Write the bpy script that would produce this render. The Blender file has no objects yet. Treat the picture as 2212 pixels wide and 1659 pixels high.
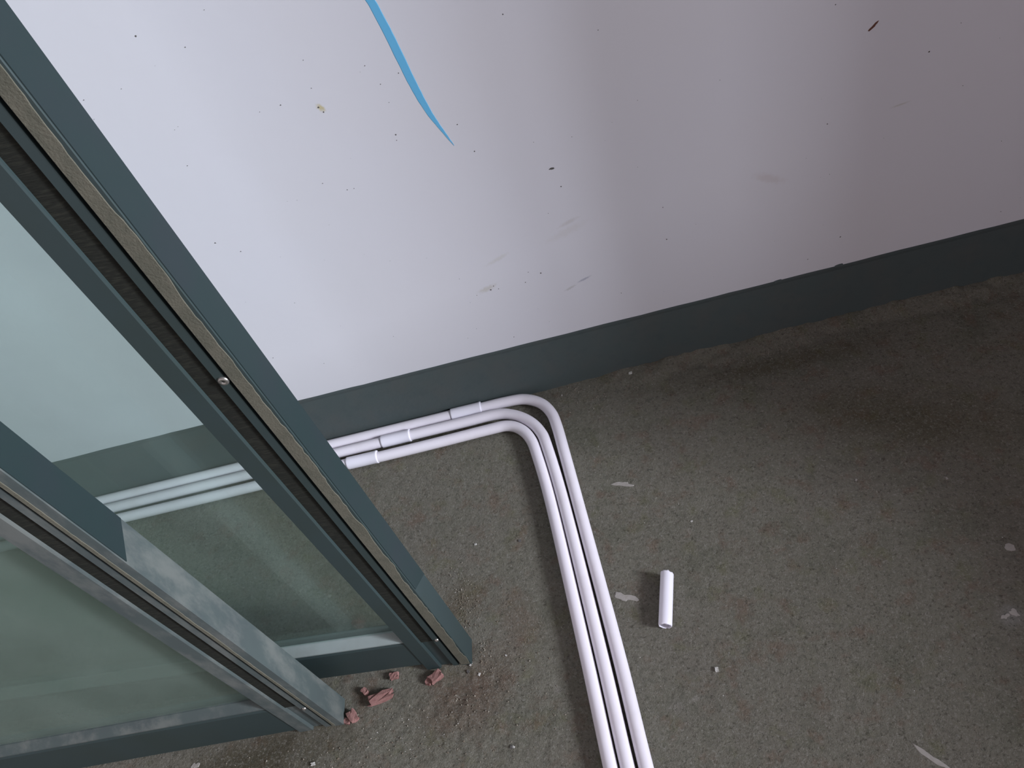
import bpy, bmesh, math, random
import numpy as np
from mathutils import Vector, Matrix
random.seed(7); rng = np.random.RandomState(7)
S = bpy.context.scene; COL = S.collection

# ---------------------------------------------------------------- camera
F, PX, PY, H = 1760.0, 1106.0, 829.5, 1.33
def ray(p): return Vector((p[0]-PX, p[1]-PY, F))
_D = ray((1640, 2230)).normalized()                     # straight down
_X = ray((650, 866)).cross(ray((2212, 475))).cross(_D).normalized()
if _X.x < 0: _X = -_X
_U = -_D; _Y = _U.cross(_X)
O = Vector((0, 0, H))
def wdir(p):
    r = ray(p); return Vector((r.dot(_X), r.dot(_Y), r.dot(_U)))
def onz(p, z=0.0): d = wdir(p); return O + d*((z-H)/d.z)
def ony(p, y): d = wdir(p); return O + d*(y/d.y)
cam = bpy.data.objects.new('camera', bpy.data.cameras.new('camera')); COL.objects.link(cam)
# world axes of the camera: right, up, back
right = Vector((_X.x, _Y.x, _U.x)); down = Vector((_X.y, _Y.y, _U.y)); fwd = Vector((_X.z, _Y.z, _U.z))
M = Matrix((right, -down, -fwd)).transposed().to_4x4(); M.translation = O
cam.matrix_world = M
cam.data.sensor_width = 36; cam.data.lens = F/2212*36; cam.data.clip_start = .01
S.camera = cam

# ---------------------------------------------------------------- world, lights, exposure
W = bpy.data.worlds.new('world'); S.world = W; W.use_nodes = True
bg = W.node_tree.nodes['Background']; bg.inputs[0].default_value = (1.0, .885, .93, 1); bg.inputs[1].default_value = .42
def area(name, loc, target, sx, sy, power, col):
    L = bpy.data.lights.new(name, 'AREA'); L.shape = 'RECTANGLE'; L.size = sx; L.size_y = sy; L.energy = power; L.color = col
    o = bpy.data.objects.new(name, L); COL.objects.link(o); o.location = loc
    o.rotation_euler = (Vector(target)-Vector(loc)).to_track_quat('-Z', 'Y').to_euler(); return o
for slope, wid, pw in ((.440, .20, 78), (.522, .46, 270), (.632, .16, 74), (.86, .55, 60)):      # strips of open sky seen past the side opening
    area('daylight', (5.0, .235-slope*3.65, 2.3), (0, .6, .1), wid, 2.1, pw, (.90, .945, 1.05))
S.view_settings.view_transform = 'Standard'; S.view_settings.look = 'None'
S.view_settings.gamma = 1; S.view_settings.use_curve_mapping = False; S.view_settings.exposure = 0.68

# ---------------------------------------------------------------- helpers
def link(name, me, mat=None, parent=None, smooth=False):
    o = bpy.data.objects.new(name, me); COL.objects.link(o)
    if mat: me.materials.append(mat)
    if parent: o.parent = parent
    if smooth:
        for p in me.polygons: p.use_smooth = True
    return o
def mesh(name, v, f, mat=None, parent=None, smooth=False):
    me = bpy.data.meshes.new(name); me.from_pydata([tuple(a) for a in v], [], f); me.update()
    return link(name, me, mat, parent, smooth)
def frombm(name, bm, mat, parent=None, smooth=False):
    bmesh.ops.recalc_face_normals(bm, faces=bm.faces[:])
    me = bpy.data.meshes.new(name); bm.to_mesh(me); bm.free(); return link(name, me, mat, parent, smooth)
def box(bm, x0, x1, y0, y1, z0, z1):
    v = [bm.verts.new(c) for c in ((x0,y0,z0),(x1,y0,z0),(x1,y1,z0),(x0,y1,z0),(x0,y0,z1),(x1,y0,z1),(x1,y1,z1),(x0,y1,z1))]
    for q in ((0,3,2,1),(4,5,6,7),(0,1,5,4),(1,2,6,5),(2,3,7,6),(3,0,4,7)): bm.faces.new([v[i] for i in q])
def boxo(name, dims, mat, parent=None, bevel=0):
    bm = bmesh.new(); box(bm, *dims)
    if bevel: bmesh.ops.bevel(bm, geom=bm.edges[:], offset=bevel, segments=2, affect='EDGES', profile=.5)
    return frombm(name, bm, mat, parent)
def extrude(name, prof, axis, a, b, mat, parent=None, bevel=0):
    """prof: closed 2D outline; axis 'z': (x,y) swept in z, axis 'x': (y,z) swept in x"""
    bm = bmesh.new()
    def P(q, t): return (q[0], q[1], t) if axis == 'z' else (t, q[0], q[1])
    A = [bm.verts.new(P(q, a)) for q in prof]; B = [bm.verts.new(P(q, b)) for q in prof]; n = len(prof)
    for i in range(n): bm.faces.new((A[i], A[(i+1)%n], B[(i+1)%n], B[i]))
    bm.faces.new(A[::-1]); bm.faces.new(B)
    if bevel:
        es = [e for e in bm.edges if abs((e.verts[0].co-e.verts[1].co).length - abs(b-a)) < 1e-6]
        bmesh.ops.bevel(bm, geom=es, offset=bevel, segments=2, affect='EDGES')
    return frombm(name, bm, mat, parent)
def empty(name, loc, rz=0):
    o = bpy.data.objects.new(name, None); COL.objects.link(o); o.location = loc; o.rotation_euler = (0, 0, rz); o.empty_display_size = .05; return o
def tag(o, label=None, cat=None, group=None, kind=None):
    if label: o['label'] = label
    if cat: o['category'] = cat
    if group: o['group'] = group
    if kind: o['kind'] = kind
    return o
def sweep(path, rad, seg=20, hollow=0, caps=True):
    """tube of radius rad (number or list) along 3D points, plus optional bore; returns verts, faces"""
    n = len(path); v = []; f = []
    rads = rad if isinstance(rad, (list, tuple)) else [rad]*n
    def ring(i, r):
        t = (path[min(i+1, n-1)]-path[max(i-1, 0)]).normalized()
        s = t.cross(Vector((0, 0, 1))).normalized(); u = s.cross(t)
        return [path[i]+s*(r*math.cos(2*math.pi*k/seg))+u*(r*math.sin(2*math.pi*k/seg)) for k in range(seg)]
    for i in range(n): v += ring(i, rads[i])
    for i in range(n-1):
        for k in range(seg):
            k2 = (k+1) % seg; f.append((i*seg+k, (i+1)*seg+k, (i+1)*seg+k2, i*seg+k2))
    if hollow:
        b = len(v)
        for i in range(n): v += ring(i, rads[i]-hollow)
        for i in range(n-1):
            for k in range(seg):
                k2 = (k+1) % seg; f.append((b+i*seg+k, b+i*seg+k2, b+(i+1)*seg+k2, b+(i+1)*seg+k))
        for i in (0, n-1):
            for k in range(seg):
                k2 = (k+1) % seg; q = (i*seg+k, i*seg+k2, b+i*seg+k2, b+i*seg+k)
                f.append(q if i == 0 else q[::-1])
    elif caps:
        f.append(tuple(range(seg))); f.append(tuple((n-1)*seg+k for k in range(seg))[::-1])
    return v, f

# ---------------------------------------------------------------- materials
def lin(c):
    return tuple(((x/255)/12.92 if x/255 <= .04045 else ((x/255+.055)/1.055)**2.4) for x in c) + (1,)
class Mat:
    def __init__(s, name, color, rough=.7, metal=0, spec=.5):
        s.m = bpy.data.materials.new(name); s.m.use_nodes = True; s.t = s.m.node_tree
        s.b = s.t.nodes['Principled BSDF']; s.b.inputs['Base Color'].default_value = color
        s.b.inputs['Roughness'].default_value = rough; s.b.inputs['Metallic'].default_value = metal
        s.b.inputs['Specular IOR Level'].default_value = spec
        s.col = None; s.base = color; s.tc = s.t.nodes.new('ShaderNodeTexCoord').outputs['Object']; s.nrm = None
    def N(s, k, **kw):
        n = s.t.nodes.new(k)
        for a, b in kw.items(): setattr(n, a, b)
        return n
    def L(s, a, b): s.t.links.new(a, b)
    def noise(s, scale, detail=3, rough=.55, stretch=None, off=0):
        n = s.N('ShaderNodeTexNoise'); n.inputs['Scale'].default_value = scale; n.inputs['Detail'].default_value = detail; n.inputs['Roughness'].default_value = rough
        mp = s.N('ShaderNodeMapping'); s.L(s.tc, mp.inputs[0]); s.L(mp.outputs[0], n.inputs['Vector'])
        mp.inputs['Location'].default_value = (off, off*1.7, off*.6)
        if stretch: mp.inputs['Scale'].default_value = stretch
        return n.outputs['Fac']
    def ramp(s, fac, a, b):
        r = s.N('ShaderNodeMapRange'); s.L(fac, r.inputs[0]); r.inputs[1].default_value = a; r.inputs[2].default_value = b; r.clamp = True
        r.interpolation_type = 'SMOOTHSTEP'; return r.outputs[0]
    def mul(s, a, b):
        n = s.N('ShaderNodeMath', operation='MULTIPLY'); s.L(a, n.inputs[0])
        if isinstance(b, (int, float)): n.inputs[1].default_value = b
        else: s.L(b, n.inputs[1])
        return n.outputs[0]
    def over(s, fac, color):
        """lay a colour over the base colour by mask"""
        n = s.N('ShaderNodeMix', data_type='RGBA'); s.L(fac, n.inputs['Factor'])
        if s.col is None: n.inputs[6].default_value = s.base
        else: s.L(s.col, n.inputs[6])
        n.inputs[7].default_value = color; s.col = n.outputs[2]; s.L(s.col, s.b.inputs['Base Color'])
    def bump(s, h, strength, dist=.001):
        n = s.N('ShaderNodeBump'); n.inputs['Strength'].default_value = strength; n.inputs['Distance'].default_value = dist
        s.L(h, n.inputs['Height'])
        if s.nrm: s.L(s.nrm, n.inputs['Normal'])
        s.nrm = n.outputs[0]; s.L(s.nrm, s.b.inputs['Normal'])
    def spot(s, c, rx, ry, ang, plane='xz', soft=.5, wob=.3):
        """soft elliptical mask at world point c lying in a plane"""
        sub = s.N('ShaderNodeVectorMath', operation='SUBTRACT'); s.L(s.tc, sub.inputs[0]); sub.inputs[1].default_value = c
        mp = s.N('ShaderNodeMapping', vector_type='POINT'); s.L(sub.outputs[0], mp.inputs[0])
        mp2 = s.N('ShaderNodeMapping', vector_type='POINT'); s.L(mp.outputs[0], mp2.inputs[0])
        if plane == 'xz':
            mp.inputs['Rotation'].default_value = (0, ang, 0); mp2.inputs['Scale'].default_value = (1/rx, 0, 1/ry)
        else:
            mp.inputs['Rotation'].default_value = (0, 0, -ang); mp2.inputs['Scale'].default_value = (1/rx, 1/ry, 0)
        ln = s.N('ShaderNodeVectorMath', operation='LENGTH'); s.L(mp2.outputs[0], ln.inputs[0])
        ad = s.N('ShaderNodeMath', operation='MULTIPLY_ADD'); s.L(s.noise(1.6/min(rx, ry), 3), ad.inputs[0]); ad.inputs[1].default_value = wob*3; s.L(ln.outputs['Value'], ad.inputs[2])
        r = s.N('ShaderNodeMapRange'); r.interpolation_type = 'SMOOTHSTEP'; s.L(ad.outputs[0], r.inputs[0])
        o_ = wob*1.5
        r.inputs[1].default_value = 1+o_; r.inputs[2].default_value = 1-soft+o_; r.inputs[3].default_value = 0; r.inputs[4].default_value = 1
        return r.outputs[0]

WY = 1.078   # wall plane
# white emulsion wall with smudges
wm = Mat('white_wall_paint', (.66, .655, .70, 1), .62, spec=.3)
wm.over(wm.mul(wm.ramp(wm.noise(2.3, 3), .35, .7), .35), (.66, .64, .66, 1))
wm.bump(wm.noise(60, 4), .15, .0006); wm.bump(wm.noise(9, 2), .12, .003)
for px, rx, ry, a, c, k in (((1262, 603), .018, .0035, .30, (.22, .23, .32, 1), .55), ((1232, 622), .016, .004, .35, (.30, .29, .25, 1), .35),
        ((1052, 624), .026, .008, .25, (.38, .34, .22, 1), .35), ((692, 233), .006, .010, .5, (.50, .42, .18, 1), .8),
        ((1075, 560), .032, .006, .35, (.45, .43, .34, 1), .25), ((1228, 480), .026, .006, .30, (.42, .38, .34, 1), .30),
        ((1660, 385), .040, .012, -.5, (.45, .36, .33, 1), .25), ((1225, 500), .05, .012, .3, (.5, .47, .42, 1), .2), ((1945, 226), .02, .0025, .1, (.4, .38, .30, 1), .4)):
    p = ony(px, WY); wm.over(wm.mul(wm.spot(tuple(p), rx, ry, a, 'xz', .8), k), c)
# grey cement skirting band
bm_ = Mat('grey_skirting_cement', (.066, .084, .084, 1), .75, spec=.35)
bm_.over(bm_.mul(bm_.ramp(bm_.noise(14, 4), .4, .7), .5), (.080, .086, .082, 1))
bm_.over(bm_.mul(bm_.ramp(bm_.noise(40, 3, off=4), .5, .75), .4), (.052, .070, .074, 1))
bm_.bump(bm_.noise(220, 4), .25, .0008); bm_.bump(bm_.noise(18, 3), .3, .003)
# rough cement floor
fm = Mat('rough_cement_floor', (.178, .170, .136, 1), .95, spec=.12)
fm.over(fm.mul(fm.ramp(fm.noise(3.2, 4, .6), .42, .66), .55), (.165, .150, .125, 1))
fm.over(fm.mul(fm.ramp(fm.noise(9, 4, .6, off=3), .5, .72), .5), (.115, .118, .085, 1))
fm.over(fm.mul(fm.ramp(fm.noise(20, 3, .6, off=12), .54, .72), .45), (.135, .135, .07, 1))
fm.over(fm.mul(fm.ramp(fm.noise(26, 3, .6, off=8), .52, .72), .5), (.16, .105, .075, 1))
FG = [(fm.noise(185, 4, .8, off=1), .50, .70, .75, (.050, .046, .034, 1)), (fm.noise(240, 4, .8, off=5), .50, .70, .65, (.31, .30, .265, 1)), (fm.noise(75, 3, .7, off=6), .52, .72, .35, (.085, .090, .07, 1))]
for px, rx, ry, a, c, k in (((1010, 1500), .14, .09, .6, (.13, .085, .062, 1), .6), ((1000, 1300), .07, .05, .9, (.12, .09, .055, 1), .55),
        ((560, 1640), .24, .07, .1, (.055, .045, .025, 1), .75), ((1120, 1340), .05, .09, .3, (.17, .12, .09, 1), .4),  # first patch: shade in front of the nearer leaf, painted dark
        ((1950, 900), .30, .10, -.4, (.085, .07, .035, 1), .5), ((1700, 780), .30, .035, 0, (.075, .06, .032, 1), .5),  # both patches paint in the shade lying near the wall at right
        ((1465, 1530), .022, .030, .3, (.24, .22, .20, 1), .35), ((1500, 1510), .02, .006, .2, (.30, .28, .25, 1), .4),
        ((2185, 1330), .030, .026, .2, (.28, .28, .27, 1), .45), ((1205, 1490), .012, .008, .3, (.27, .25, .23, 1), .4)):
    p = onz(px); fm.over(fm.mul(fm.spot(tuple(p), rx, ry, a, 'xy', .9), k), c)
for a_, b_, c_, d_, e_ in FG: fm.over(fm.mul(fm.ramp(a_, b_, c_), d_), e_)
fm.bump(fm.noise(260, 4, .75), 1, .0030); fm.bump(fm.noise(560, 3, .7), .8, .0014)
# coated aluminium
def alu(name, c1, c2, dusty=0):
    m = Mat(name, c1, .5, .1, .35)
    m.over(m.mul(m.ramp(m.noise(9, 4), .4, .68), .6), c2)
    m.bump(m.noise(500, 2), .08, .0003)
    if dusty:
        m.over(m.mul(m.ramp(m.noise(22, 5, .65, stretch=(1, 1, .45), off=2), .42, .68), dusty), (.17, .175, .16, 1)); m.b.inputs['Roughness'].default_value = .7
    return m.m
A_CLEAN = alu('green_grey_aluminium', (.032, .049, .050, 1), (.030, .044, .040, 1))
A_DUSTY = alu('dusty_grey_aluminium', (.064, .082, .080, 1), (.056, .068, .070, 1), .5)
A_BEAD = alu('pale_lit_bead_aluminium', (.24, .28, .275, 1), (.19, .22, .21, 1), .3)  # daylight on the bead ledge is painted in as a pale tone
A_FILM = alu('dark_teal_film', (.018, .032, .033, 1), (.022, .030, .035, 1))
BLACK = Mat('black_brush_pile', (.018, .019, .016, 1), .95, spec=.1)
BLACK.over(BLACK.mul(BLACK.ramp(BLACK.noise(70, 3, .6, stretch=(1, 1, 6)), .45, .7), .6), (.035, .036, .028, 1))
BLACK.bump(BLACK.noise(300, 2, stretch=(.3, .3, 4)), .8, .001); BLACK = BLACK.m
RUBBER = Mat('black_rubber', (.012, .013, .013, 1), .6).m
SMEAR = Mat('beige_cement_dust', (.115, .110, .085, 1), .95, spec=.1)
SMEAR.over(SMEAR.mul(SMEAR.ramp(SMEAR.noise(45, 4, .65), .4, .65), .5), (.075, .078, .060, 1)); SMEAR.bump(SMEAR.noise(400, 4, .7), .7, .0012); SMEAR = SMEAR.m
STEEL = Mat('screw_steel', (.40, .39, .36, 1), .35, .9).m
PVC = Mat('white_pipe_plastic', (.80, .76, .82, 1), .42, spec=.4)
PVC.over(PVC.mul(PVC.ramp(PVC.noise(16, 4), .5, .75), .25), (.60, .55, .55, 1)); PVC = PVC.m
PVCW = Mat('bright_white_sleeve_plastic', (.82, .80, .88, 1), .38, spec=.45); PVCW = PVCW.m
BLUE = Mat('sky_blue_paint', (.13, .45, .72, 1), .6)
BLUE.over(BLUE.mul(BLUE.ramp(BLUE.noise(120, 3, .7), .62, .8), .3), (.30, .52, .72, 1)); BLUE = BLUE.m
BRICK = Mat('pinkish_red_brick', (.26, .14, .125, 1), .9, spec=.2)
BRICK.over(BRICK.mul(BRICK.ramp(BRICK.noise(90, 4), .45, .7), .6), (.17, .075, .07, 1)); BRICK.bump(BRICK.noise(350, 4), .7, .001); BRICK = BRICK.m
PLASTER = Mat('pale_plaster', (.33, .31, .285, 1), .9, spec=.2)
PLASTER.over(PLASTER.mul(PLASTER.ramp(PLASTER.noise(120, 4), .4, .7), .5), (.28, .26, .23, 1)); PLASTER.bump(PLASTER.noise(300, 3), .5, .001); PLASTER = PLASTER.m
WHITE = Mat('white_crumb', (.50, .49, .46, 1), .8).m
GRIT = Mat('brown_grey_grit', (.15, .125, .095, 1), .95, spec=.15)
GRIT.over(GRIT.ramp(GRIT.noise(60, 2), .45, .6), (.24, .22, .18, 1)); GRIT = GRIT.m
SPECK = Mat('dark_speck', (.09, .085, .08, 1), .8).m
RUST = Mat('brown_mark', (.12, .045, .03, 1), .85).m

def glass(name, tint, dust, dcol, streaks):
    m = bpy.data.materials.new(name); m.use_nodes = True; t = m.node_tree; t.nodes.clear()
    out = t.nodes.new('ShaderNodeOutputMaterial'); tr = t.nodes.new('ShaderNodeBsdfTransparent'); tr.inputs[0].default_value = tint
    gl = t.nodes.new('ShaderNodeBsdfGlossy'); gl.inputs['Roughness'].default_value = .02; gl.inputs[0].default_value = (.9, 1, .95, 1)
    lw = t.nodes.new('ShaderNodeLayerWeight'); lw.inputs[0].default_value = .5; pw = t.nodes.new('ShaderNodeMath'); pw.operation = 'POWER'; pw.inputs[1].default_value = 5
    fr = t.nodes.new('ShaderNodeMath'); fr.operation = 'MULTIPLY_ADD'; fr.inputs[1].default_value = .94; fr.inputs[2].default_value = .05
    t.links.new(lw.outputs['Facing'], pw.inputs[0]); t.links.new(pw.outputs[0], fr.inputs[0])
    mx = t.nodes.new('ShaderNodeMixShader'); t.links.new(fr.outputs[0], mx.inputs[0]); t.links.new(tr.outputs[0], mx.inputs[1]); t.links.new(gl.outputs[0], mx.inputs[2])
    df = t.nodes.new('ShaderNodeBsdfDiffuse'); df.inputs[0].default_value = dcol
    tl = t.nodes.new('ShaderNodeBsdfTranslucent'); tl.inputs[0].default_value = dcol
    dm = t.nodes.new('ShaderNodeMixShader'); dm.inputs[0].default_value = .4; t.links.new(df.outputs[0], dm.inputs[1]); t.links.new(tl.outputs[0], dm.inputs[2])
    tc = t.nodes.new('ShaderNodeTexCoord'); mp = t.nodes.new('ShaderNodeMapping'); mp.inputs['Scale'].default_value = streaks
    nz = t.nodes.new('ShaderNodeTexNoise'); nz.inputs['Scale'].default_value = 6; nz.inputs['Detail'].default_value = 4
    t.links.new(tc.outputs['Object'], mp.inputs[0]); t.links.new(mp.outputs[0], nz.inputs['Vector'])
    mr = t.nodes.new('ShaderNodeMapRange'); t.links.new(nz.outputs['Fac'], mr.inputs[0]); mr.inputs[1].default_value = .3; mr.inputs[2].default_value = .75
    mr.inputs[3].default_value = dust*.65; mr.inputs[4].default_value = dust*1.35
    m2 = t.nodes.new('ShaderNodeMixShader'); t.links.new(mr.outputs[0], m2.inputs[0]); t.links.new(mx.outputs[0], m2.inputs[1]); t.links.new(dm.outputs[0], m2.inputs[2])
    t.links.new(m2.outputs[0], out.inputs[0]); return m
GLASS1 = glass('green_tinted_glass', (.84, .925, .895, 1), .13, (.30, .36, .33, 1), (1, 1, 1))
GLASS2 = glass('dusty_green_glass', (.84, .92, .89, 1), .42, (.27, .33, .29, 1), (1.2, 1, .8))

# ---------------------------------------------------------------- structure: floor, walls
def vnoise(x, y, cell, seed):
    g = np.random.RandomState(seed).rand(64, 64)
    u = x/cell+100; v = y/cell+100; i = np.floor(u).astype(int); j = np.floor(v).astype(int)
    a = u-i; b = v-j; a = a*a*(3-2*a); b = b*b*(3-2*b)
    G = lambda p, q: g[p % 64, q % 64]
    return (G(i, j)*(1-a)+G(i+1, j)*a)*(1-b)+(G(i, j+1)*(1-a)+G(i+1, j+1)*a)*b - .5
def floor_h(x, y):
    x = np.asarray(x, float); y = np.asarray(y, float)
    h = vnoise(x, y, .13, 1)*.0022 + vnoise(x, y, .03, 2)*.0005 + vnoise(x, y, .012, 3)*.0006 + vnoise(x, y, .0075, 4)*.0010
    d = WY-y                                   # ragged mortar fillet along the foot of the wall
    k = np.clip((x+.12)/.25, 0, 1)
    wdt = .030+.030*(vnoise(x, y*0, .09, 5)+.5)
    h = h + k*np.clip(1-d/wdt, 0, 1)**1.2*(.012+.012*vnoise(x, y, .05, 6)) + k*np.clip(1-d/.09, 0, 1)*vnoise(x, y, .014, 8)*.006
    # loose rubbly patch by the feet of the door leaves
    q = np.exp(-(((x+.36)/.20)**2+((y-.47)/.12)**2)); h = h + q*(vnoise(x, y, .009, 9)*.002+vnoise(x, y, .005, 10)*.002)
    return h - .0022
xs = np.concatenate([np.arange(-2.2, -1.25, .05), np.arange(-1.25, .95, .0042), np.arange(.95, 3.6, .05)])
ys = np.concatenate([np.arange(-2.2, .15, .05), np.arange(.15, WY+.008, .0042)])
gx, gy = np.meshgrid(xs, ys); gz = floor_h(gx, gy); nx, ny = len(xs), len(ys)
me = bpy.data.meshes.new('floor'); V = np.stack([gx, gy, gz], -1).reshape(-1, 3)
idx = np.arange(nx*ny).reshape(ny, nx); Q = np.stack([idx[:-1, :-1], idx[:-1, 1:], idx[1:, 1:], idx[1:, :-1]], -1).reshape(-1, 4)
me.vertices.add(len(V)); me.vertices.foreach_set('co', V.ravel()); me.loops.add(Q.size); me.loops.foreach_set('vertex_index', Q.ravel())
me.polygons.add(len(Q)); me.polygons.foreach_set('loop_start', np.arange(0, Q.size, 4)); me.polygons.foreach_set('use_smooth', np.ones(len(Q), bool))
me.update(calc_edges=True)
floor = link('floor', me, fm.m); tag(floor, 'rough grey-brown cement floor with dirt stains, painted shade patches and plaster splashes', kind='structure')
def fh(x, y): return float(floor_h(x, y))

SK = .1556
wall = boxo('wall_back', (-2.2, 3.2, WY, WY+.14, SK, 2.6), wm.m); tag(wall, 'white painted wall above a grey skirting band', kind='structure')
# skirting: slightly recessed band with an uneven upper edge
n = 220; v = []; f = []
for i in range(n+1):
    x = -2.2+5.4*i/n; z = SK+.0014*float(vnoise(np.array(x), np.array(0.), .035, 11))+ .0012
    for (y, zz) in ((WY+.0012, -.03), (WY+.0012, SK-.012), (WY-.0006, SK-.004), (WY-.0006, z), (WY+.004, z)): v.append((x, y, zz))
for i in range(n):
    for k in range(4): f.append((i*5+k, (i+1)*5+k, (i+1)*5+k+1, i*5+k+1))
sk = mesh('baseboard_back', v, f, bm_.m); tag(sk, 'smooth grey cement skirting band along the foot of the white wall', kind='structure')

# right-hand wall with a glazed opening (beyond the frame) that lets the daylight in
RX = 1.35
rw = bmesh.new(); box(rw, RX, RX+.12, .28, WY, -.02, 2.6); box(rw, RX, RX+.12, -2.2, -1.25, -.02, 2.6); box(rw, RX, RX+.12, -1.25, .28, 2.25, 2.6); box(rw, RX, RX+.12, -1.25, .28, -.02, .62)
tag(frombm('wall_right', rw, wm.m), 'white side wall pierced by a tall opening', kind='structure')
win = bmesh.new()
for a, b in ((.235, .28), (-1.25, -1.205)): box(win, RX+.03, RX+.08, a, b, .62, 2.25)
box(win, RX+.03, RX+.08, -1.205, .235, 2.19, 2.25)
tag(frombm('window_1', win, A_CLEAN), 'green-grey aluminium frame in the side opening', kind='structure')
tag(boxo('ceiling', (-2.2, RX+.12, -2.2, WY+.14, 2.6, 2.7), wm.m), 'plain white ceiling', kind='structure')

# flat splashes and stains stuck to the floor / wall
def blob(name, c, rx, ry, ang, mat, parent, plane='xy', th=.0008, seg=18, wob=.35, label=None, seed=0):
    r = random.Random(seed); bm = bmesh.new(); top = []; bot = []
    ph = [r.uniform(0, 6.3) for _ in range(4)]
    for k in range(seg):
        a = 2*math.pi*k/seg; s = 1+wob*(.5*math.sin(2*a+ph[0])+.35*math.sin(3*a+ph[1])+.3*math.sin(5*a+ph[2]))+r.uniform(-.1, .1)
        u, w = rx*s*math.cos(a), ry*s*math.sin(a); x = u*math.cos(ang)-w*math.sin(ang); y = u*math.sin(ang)+w*math.cos(ang)
        if plane == 'xy':
            px, py = c[0]+x, c[1]+y; z = fh(px, py); top.append(bm.verts.new((c[0]+x*.85, c[1]+y*.85, fh(c[0]+x*.85, c[1]+y*.85)+th))); bot.append(bm.verts.new((px, py, z-.001)))
        else:
            top.append(bm.verts.new((c[0]+x*.85, WY-th, c[2]+y*.85))); bot.append(bm.verts.new((c[0]+x, WY+.0002, c[2]+y)))
    if plane == 'xy': ctr = bm.verts.new((c[0], c[1], fh(c[0], c[1])+th*1.2))
    else: ctr = bm.verts.new((c[0], WY-th*1.2, c[2]))
    for k in range(seg):
        k2 = (k+1) % seg; bm.faces.new((bot[k], bot[k2], top[k2], top[k])); bm.faces.new((top[k], top[k2], ctr))
    o = frombm(name, bm, mat, parent)
    if label: tag(o, label)
    return o
for i, (px, rx, ry, a, l) in enumerate((
        ((1345, 1045), .018, .006, -.35, 'whitish elongated plaster splash right of the pipe bend'),
        ((1350, 1289), .020, .008, -.45, 'pinkish white plaster splash beside the shadow of the loose offcut'),
        ((2182, 1181), .0085, .0075, 0, 'round pale plaster splash near the right edge'),
        ((2015, 1638), .005, .025, .75, 'narrow pale plaster streak at the lower right'),
        ((2172, 1330), .007, .004, .3, 'broken pale plaster splash below the round one'),
        ((2192, 1322), .005, .009, .5, 'small pale plaster fleck at the right edge'),
        ((420, 1654), .008, .006, .5, 'pale plaster dab in front of the nearer leaf'))):
    blob('plaster_splash', onz(px), rx, ry, a, PLASTER, floor, seed=i+3, label=l, wob=.12 if 'round' == l[:5] else .5)

# blue brush stroke, thin paint film on the wall
ctrl = [((770, -60), 17), ((786, -20), 17), ((806, 10), 17.5), ((835, 65), 18), ((862, 120), 18), ((886, 170), 17), ((908, 212), 15), ((930, 248), 11), ((948, 272), 7.5), ((966, 295), 4), ((981, 314), 1)]
v = []; f = []
pts = []
for i in range(len(ctrl)-1):
    for s in range(4):
        t = s/4; pts.append(((ctrl[i][0][0]*(1-t)+ctrl[i+1][0][0]*t, ctrl[i][0][1]*(1-t)+ctrl[i+1][0][1]*t), ctrl[i][1]*(1-t)+ctrl[i+1][1]*t))
pts.append(ctrl[-1])
for i, (p, w_) in enumerate(pts):
    a, b = pts[max(i-1, 0)][0], pts[min(i+1, len(pts)-1)][0]; t = Vector((b[0]-a[0], b[1]-a[1])).normalized(); nn = Vector((-t.y, t.x))
    for sgn, yy in ((-.56, 0), (-.46, .0004), (.46, .0004), (.56, 0)):
        q = (p[0]+nn.x*w_*sgn+random.uniform(-.35, .35), p[1]+nn.y*w_*sgn+random.uniform(-.35, .35)); c = ony(q, WY); v.append((c.x, WY+.0002-yy*1.5, c.z))
for i in range(len(pts)-1):
    for k in range(3): f.append((i*4+k, i*4+k+1, (i+1)*4+k+1, (i+1)*4+k))
tag(mesh('paint_stroke', v, f, BLUE, wall), 'curved sky blue paint stroke tapering to a point')

sp = bmesh.new()
def speck(bm, c, r, seed):
    rr = random.Random(seed); top = []; n_ = 8; ct = bm.verts.new((c.x, WY-.0009, c.z))
    for k in range(n_):
        a = 2*math.pi*k/n_; s = r*rr.uniform(.7, 1.25); top.append(bm.verts.new((c.x+s*math.cos(a), WY+.0002, c.z+s*math.sin(a))))
    for k in range(n_): bm.faces.new((top[k], top[(k+1) % n_], ct))
for i, (px, r) in enumerate((((293, 78), 1.7), ((400, 102), 1), ((181, 216), 1), ((465, 525), 1.8), ((520, 543), 1.3), ((405, 358), .9), ((606, 227), 1.2),
        ((688, 232), 2), ((699, 242), 1.5), ((855, 291), 1.7), ((857, 303), .9), ((1025, 327), 1.4), ((1086, 31), 1.3), ((988, 269), 1.3), ((1212, 403), 1.5),
        ((1060, 626), 2), ((1066, 618), 1.3), ((1077, 624), 1.1), ((1030, 638), 1), ((1135, 610), 1.3), ((1168, 590), 1.6), ((1141, 588), 1), ((1440, 517), 1.7),
        ((1815, 512), 1.7), ((1787, 268), 1.3), ((2007, 112), 1.7), ((1292, 65), 1), ((1110, 728), 1.2), ((590, 773), 1.3), ((750, 410), 1.1), ((697, 396), 1),
        ((765, 407), .9), ((822, 182), 1), ((788, 142), .9), ((861, 158), 1), ((1342, 633), 1), ((1432, 448), 1), ((2162, 457), 1), ((655, 130), .8), ((1805, 10), 1.2), ((2080, 185), .8), ((700, 785), .9), ((1745, 560), 1.3))):
    speck(sp, ony(px, WY), r*.001, i)
for i in range(70):
    c = Vector((random.uniform(-.6, .9), WY, random.uniform(.2, .98))); speck(sp, c, random.uniform(.0003, .0008), 100+i)
tag(frombm('dirt_specks', sp, SPECK, wall), 'tiny dark specks scattered over the paint', kind='stuff')
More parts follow.
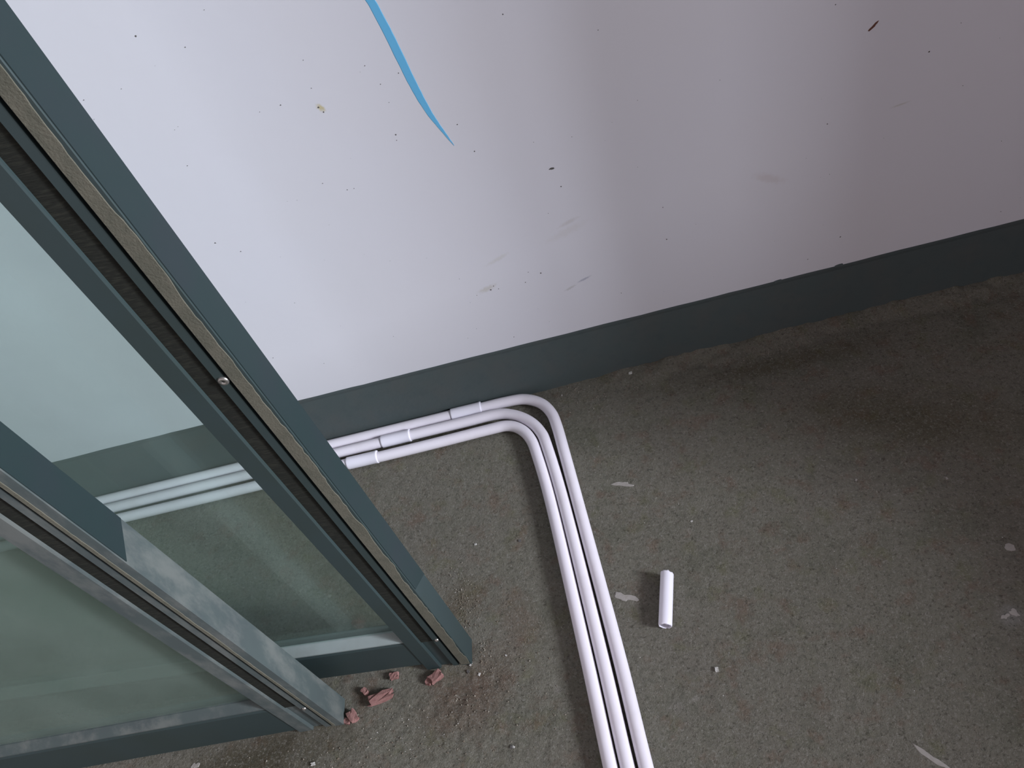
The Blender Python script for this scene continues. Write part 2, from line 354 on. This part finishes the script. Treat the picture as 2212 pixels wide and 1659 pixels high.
blob('dirt_mark', ony((1886, 57), WY), .0085, .0022, .75, RUST, wall, 'xz', .0008, 14, .4, 'reddish brown streak near the upper right corner', 4)
blob('dirt_mark', ony((1192, 364), WY), .0045, .0018, .1, SPECK, wall, 'xz', .0008, 12, .4, 'small dark grey blot below the blue stroke', 5)
for q in ((1680, 607), (1812, 573)):
    blob('cement_lump', ony(q, WY), .009, .0028, 0, bm_.m, sk, 'xz', .003, 12, .3, None, 6)

# ---------------------------------------------------------------- sliding door leaves
DEPTH = .043
def leaf(loc, rz, width, height, film_z, film_s, film_mat, gmat, z_rail, smear_w, label, end_dust, screws, seed, group):
    root = empty('sliding_door_leaf', loc, rz); tag(root, label, 'sliding door', group)
    D = DEPTH
    # hollow-section closing stile: end face, lip, groove, seal channel, inner face
    prof = [(0, .0008), (-.0008, 0), (-.0185, 0), (-.0185, .009), (-.0232, .009), (-.0232, .0012), (-.0330, .0012), (-.0330, .0055), (-.0545, .0055), (-.0545, .001),
            (-.0560, 0), (-.0790, 0), (-.0790, .016), (-.0790, D), (-.0008, D), (0, D-.0008)]
    st = extrude('stile', prof, 'z', 0, height, A_DUSTY if end_dust else A_CLEAN, root)
    boxo('brush_seal', (-.0545, -.0330, .0036, .0056, .11, height-.01), BLACK, root)
    boxo('gasket_or_groove_shade', (-.0232, -.0185, .0060, .0091, .012, height-.01), RUBBER, root)  # black fill in the stile groove, standing in for its shade
    # far stile (behind the nearer leaf or out of frame)
    prof2 = [(-width+.079, 0), (-width, 0), (-width, D), (-width+.079, D)]
    extrude('stile', prof2, 'z', 0, height, A_CLEAN, root, .0015)
    # bottom rail, with stepped top, swept in x
    zr = z_rail
    pr = [(.0015, zr), (.0015, .113), (.0035, .117), (.0035, .121), (.008, .121), (.008, .118), (D-.004, .118), (D-.004, zr)]
    extrude('bottom_rail', pr, 'x', -width+.079, -.0791, A_CLEAN, root)
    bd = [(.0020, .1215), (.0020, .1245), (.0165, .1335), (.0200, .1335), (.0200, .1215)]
    tag(extrude('glazing_bead', bd, 'x', -width+.0795, -.0795, A_DUSTY if end_dust else A_BEAD, root), None if end_dust else 'bead with the daylight on its ledge painted in as pale grey')
    tr_ = [(.0015, height-.08), (.0015, height), (D-.004, height), (D-.004, height-.08)]
    extrude('top_rail', tr_, 'x', -width+.079, -.0791, A_CLEAN, root)
    boxo('glass_pane', (-width+.070, -.0705, .0185, .0235, .126, height-.075), gmat, root)
    boxo('gasket_or_groove_shade', (-.0815, -.0792, .0140, .0184, .134, height-.08), RUBBER, root)
    boxo('gasket_or_groove_shade', (-.0830, -.0816, .0165, .0184, .134, height-.08), A_BEAD, root)
    # protective film left on the upper part of the end face
    bm = bmesh.new(); box(bm, .0001, .0011, .0012, D-.0012, film_z, height-.01)
    for v_ in bm.verts:
        if v_.co.z < film_z+.01: v_.co.z += -film_s if v_.co.y < .02 else film_s
    tag(frombm('protective_film', bm, film_mat, root), 'dark teal film on the upper end face')
    # cement dust caught along the front lip, ragged on the outer side
    rr = np.random.RandomState(seed); nseg = 260; v = []; f = []
    zz = np.linspace(.004, height-.01, nseg); e = np.interp(zz, np.linspace(0, height, 60), rr.rand(60)); e2 = rr.rand(nseg)
    for i in range(nseg):
        x0 = -.0183; x1 = -.0183+smear_w*(.72+.22*e[i]+.10*e2[i])
        x1 = min(x1, -.0006)
        for (x, y) in ((x0, .0002), (x0+.0003, -.0007), (x1-.0006, -.0006), (x1, .0002)): v.append((x, y, zz[i]))
    for i in range(nseg-1):
        for k in range(3): f.append((i*4+k, i*4+k+1, (i+1)*4+k+1, (i+1)*4+k))
    tag(mesh('dust_strip', v, f, SMEAR, root), 'beige cement dust along the stile lip')
    # screws: countersunk pan heads
    for (x, y, z, r) in screws:
        prof_ = [(0, -.0004), (.28, -.0004), (.34, -.0014), (.75, -.0016), (1, -.0004), (1, .003)]
        v = []; f = []; sg = 18
        for (q, yy) in prof_:
            for k in range(sg): v.append((x+r*q*math.cos(2*math.pi*k/sg), y+yy, z+r*q*math.sin(2*math.pi*k/sg)))
        for i in range(len(prof_)-1):
            for k in range(sg): f.append((i*sg+k, i*sg+(k+1) % sg, (i+1)*sg+(k+1) % sg, (i+1)*sg+k))
        tag(mesh('screw', v, f, STEEL, root, True), 'steel screw head')
        bm = bmesh.new(); box(bm, x-r*.25, x+r*.25, y-.0009, y-.0004, z-r*.06, z+r*.06); box(bm, x-r*.06, x+r*.06, y-.0009, y-.0004, z-r*.25, z+r*.25)
        sc = COL.objects[-1]
        frombm('screw_slot', bm, RUBBER, [o for o in root.children if o.name.startswith('screw')][-1])
    return root
grp = None
l1 = leaf((-.3225, .533, .003), math.radians(-4.0), 1.10, 2.05, .285, -.018, A_FILM, GLASS1, .024, .0175,
     'green-grey glass door leaf nearer the white wall, pale conduits seen through its pane', False,
     [(-.0262, .0004, .797, .0056), (-.0262, .0004, .118, .0035)], 5, grp)
l2 = leaf((-.5525, .476, .003), math.radians(-1.5), .80, 2.05, .634, .013, A_FILM, GLASS2, .010, .0060,
     'dusty green-grey glass door leaf in front, farther from the wall, at the lower left', True,
     [(-.0262, .0004, .10, .0035)], 9, grp)

# ---------------------------------------------------------------- conduits
R = .0113
def catmull(P_, sub=8):
    out = []; n_ = len(P_)
    for i in range(n_-1):
        p0, p1, p2, p3 = P_[max(i-1, 0)], P_[i], P_[i+1], P_[min(i+2, n_-1)]
        for s in range(sub):
            t = s/sub; out.append(.5*((2*p1)+(-p0+p2)*t+(2*p0-5*p1+4*p2-p3)*t*t+(-p0+3*p1-3*p2+p3)*t**3))
    out.append(P_[-1]); return out
def conduit(px, c0, c1, left, label):
    def C_(q):                          # straight run stays clear of the skirting and of its neighbour
        q = Vector(q); q.y = min(q.y, left[0]+.0009 if q.x < -.20 else 2); return q
    pts_ = [C_(onz(p, R)) for p in px]
    c0w, c1w = C_(onz(c0, R)), C_(onz(c1, R))
    root = empty('conduit_pipe', (0, 0, 0)); tag(root, label, 'pipe', 'three parallel conduits')
    del root['group']
    # bent length, running on out of the frame towards the viewer
    d = (pts_[-1]-pts_[-3]).normalized(); end = pts_[-1]+d*.55
    path = catmull(pts_+[pts_[-1]+d*.2, end], 8)
    # bent length begins inside the sleeve
    d0 = (pts_[0]-pts_[1]).normalized()
    v, f = sweep(path, R, 20, .0016); mesh('bent_length', v, f, PVC, root, True)
    lf = [Vector((-.80, left[0], R)), Vector((-1.10, left[1], R))]; e = Vector((-1, 0, 0))
    v, f = sweep(catmull([c0w+(c1w-c0w)*.45, c0w]+lf+[lf[1]+e*.35, lf[1]+e*.8], 6), R-.0002, 20, .0016)
    mesh('straight_length', v, f, PVC, root, True)
    ax = (c1w-c0w); t = [0, .0001, .02, .05, .5, .90, .955, .98, .9999, 1]; rr = [R+.0004, R+.0012, R+.0019, R+.0019, R+.0019, R+.0019, R+.0024, R+.0024, R+.0016, R+.0003]
    v, f = sweep([c0w+ax*q+Vector((0, 0, .0006)) for q in t], rr, 24); sl = mesh('coupling_sleeve', v, f, PVCW, root, True); tag(sl, 'bright white push-fit sleeve')
    return root
outer = [(1005, 884), (1035, 877), (1091, 866), (1132, 862.5), (1167, 870.5), (1190, 891), (1203, 921), (1219, 978), (1250, 1092), (1335, 1410), (1396, 1659)]
middle = [(856, 942), (885, 935), (1003, 909), (1070, 895), (1106, 896), (1140, 908), (1166, 931), (1182, 966), (1220.5, 1095), (1298.5, 1410), (1356, 1659)]
inner = [(784, 994), (815, 988), (944, 956.5), (1056, 927), (1096, 920), (1124, 927), (1145, 947), (1160, 982), (1193, 1097), (1265, 1410), (1319, 1659)]
conduit(outer, (975, 891), (1040, 876), (1.0640, 1.0640), 'white plastic conduit closest to the wall, on the outside of the bend')
conduit(middle, (825, 949.5), (887, 934.5), (1.0375, 1.0370), 'white plastic conduit running between the other two')
conduit(inner, (751, 1001.5), (817, 986.5), (1.0035, 1.0040), 'white plastic conduit on the inside of the bend, farthest from the wall')

# loose offcut
a, b = onz((1441, 1237), R), onz((1437, 1352), R)
off = empty('pipe_offcut', ((a.x+b.x)/2, (a.y+b.y)/2, 0)); tag(off, 'short white pipe offcut lying loose on the cement floor', 'pipe')
la, lb = a-off.location, b-off.location
v, f = sweep([la.lerp(lb, t) for t in (0, .02, .3, .6, .9, .98, 1)], [R-.0004, R, R, R, R, R, R-.0006], 24, .0019)
v = [Vector(q) for q in v]
d = (lb-la).normalized()
for i, q in enumerate(v):          # torn, slightly crushed near end
    t = (q-la).dot(d)/(lb-la).length
    if t > .95: v[i] = q + d*(.0009*math.sin(i*1.7)) + Vector((0, 0, -.0006))
    if t < .03: v[i] = q + d*(.0007*math.sin(i*2.3+1)+.0018*(1 if (q.x-la.x) > .004 else 0))
mesh('tube', v, f, PVCW, off, True)

# ---------------------------------------------------------------- rubble at the feet of the leaves
def chunk(name, c, dims, rot, mat, seed, label, cat, group=None, rough=.18):
    r = random.Random(seed); bm = bmesh.new(); box(bm, -.5, .5, -.5, .5, -.5, .5)
    bmesh.ops.subdivide_edges(bm, edges=bm.edges[:], cuts=2, use_grid_fill=True)
    for q in bm.verts:
        q.co += Vector((r.uniform(-1, 1), r.uniform(-1, 1), r.uniform(-1, 1)))*rough*.55
        q.co = Vector((q.co.x*dims[0], q.co.y*dims[1], q.co.z*dims[2]))
    zmin = min(q.co.z for q in bm.verts)
    for q in bm.verts: q.co.z -= zmin
    o = frombm(name, bm, mat); o.location = (c[0], c[1], fh(c[0], c[1])-.0008); o.rotation_euler = (0, 0, rot)
    return tag(o, label, cat, group)
chunk('brick_fragment', onz((822, 1506), .006), (.040, .014, .012), .22, BRICK, 1, 'longest pinkish red brick fragment, lying between the feet of the two leaves', 'brick', None, .26)
chunk('brick_fragment', onz((788, 1493), .004), (.009, .011, .009), .7, BRICK, 2, 'small red brick crumb touching the left end of the longest fragment', 'brick')
chunk('brick_fragment', onz((942, 1462), .004), (.021, .013, .011), .5, BRICK, 3, 'red brick fragment just in front of the rear leaf foot', 'brick')
chunk('brick_fragment', onz((926, 1470), .004), (.010, .012, .007), -.4, BRICK, 7, 'red brick crumb left of the one at the rear leaf foot', 'brick')
chunk('brick_fragment', onz((851, 1459), .004), (.014, .010, .008), .1, BRICK, 4, 'dull red brick bit under the bottom rail of the rear leaf', 'brick')
chunk('brick_fragment', onz((762, 1547), .004), (.013, .018, .011), .5, BRICK, 5, 'darker red brick fragment against the foot of the front leaf', 'brick')
chunk('brick_fragment', onz((749, 1557), .003), (.010, .009, .007), -.3, BRICK, 6, 'smallest red brick crumb at the tip of the front leaf', 'brick')
for i, (px, s, l) in enumerate((((1548, 1445), .0065, 'tiny white plaster chip on the floor below the offcut'), ((1362, 808), .006, 'pale chip at the foot of the skirting right of the bend'),
        ((1026, 1174), .004, 'white crumb on the floor left of the conduits, above the leaf foot'), ((2046, 1031), .004, 'pale crumb on the dim floor at the right'),
        ((1213, 853), .004, 'pale crumb just beyond the outer bend of the conduits'), ((1850, 1034), .004, 'small pale crumb left of the one on the dim floor'), ((1494, 1124), .0035, 'white crumb between the conduit and the offcut, higher up'),
        ((1016, 1434), .0048, 'white crumb against the foot of the rear leaf'), ((1034, 1455), .0045, 'white crumb in front of the rear leaf foot'), ((1108, 1612), .004, 'white crumb near the bottom left of the conduits'),
        ((675, 1650), .0065, 'white plaster chip at the bottom edge, in front of the leaves'), ((1092, 1414), .003, 'tiny white crumb between leaf foot and conduits'))):
    chunk('plaster_chip', onz(px, .002), (s, s*.7, s*.5), random.uniform(0, 3), WHITE if i not in (3, 4, 5) else PLASTER, 20+i, l, 'debris', 'loose plaster chips', .3)
# dark pebbles
for i, (px, s, l) in enumerate((((1122, 1166), .005, 'dark pebble left of the upright conduits'), ((1104, 1612), .005, 'dark pebble beside a white crumb at the bottom'), ((1010, 1450), .005, 'dark stone at the rear leaf foot'))):
    chunk('pebble', onz(px, .002), (s, s*.8, s*.5), i, SPECK, 40+i, l, 'stone', None, .3)
# uncountable grit
gv = []; gf = []
def grit(c, s):
    b = len(gv); z = fh(c[0], c[1]); an = random.uniform(0, 6.3)
    for k in range(4):
        a_ = an+k*math.pi/2; q = s*random.uniform(.6, 1.1); gv.append((c[0]+q*math.cos(a_), c[1]+q*math.sin(a_), z-.0006))
    gv.append((c[0]+random.uniform(-.2, .2)*s, c[1]+random.uniform(-.2, .2)*s, z+s*random.uniform(.5, 1)))
    gf.extend([(b, b+1, b+4), (b+1, b+2, b+4), (b+2, b+3, b+4), (b+3, b, b+4)])
def clear(x, y):                 # keep grit off the leaves
    return not (x < -.31 and .49+0 < y < .60) and not (x < -.545 and .46 < y < .60)
for (px, sx, sy, num) in (((1000, 1330), .018, .05, 420), ((1060, 1480), .07, .05, 380), ((820, 1620), .14, .035, 420), ((1010, 1440), .025, .02, 220), ((880, 1500), .08, .012, 260), ((1260, 850), .05, .02, 150), ((1600, 780), .25, .02, 260)):
    c = onz(px)
    for _ in range(num):
        x, y = random.gauss(c.x, sx), random.gauss(c.y, sy)
        if clear(x, y) and y < WY-.004: grit((x, y), random.choice((.0009, .0012, .0017, .0024)))
for _ in range(1500):
    x, y = random.uniform(-.5, .8), random.uniform(.25, 1.06)
    if clear(x, y): grit((x, y), random.choice((.0006, .0008, .0011)))
tag(mesh('loose_grit', gv, gf, GRIT, floor), 'loose sandy grit strewn over the cement floor', kind='stuff')
gv.clear(); gf.clear()
for (px, sx, sy, num) in (((1015, 1340), .012, .05, 34), ((870, 1590), .06, .02, 46), ((1500, 1000), .5, .3, 50)):
    c = onz(px)
    for _ in range(num):
        x, y = random.gauss(c.x, sx), random.gauss(c.y, sy)
        if clear(x, y) and y < WY-.01: grit((x, y), random.choice((.0008, .0011, .0016)))
tag(mesh('white_grit', gv, gf, WHITE, floor), 'fine white plaster grit dotted over the floor', kind='stuff')
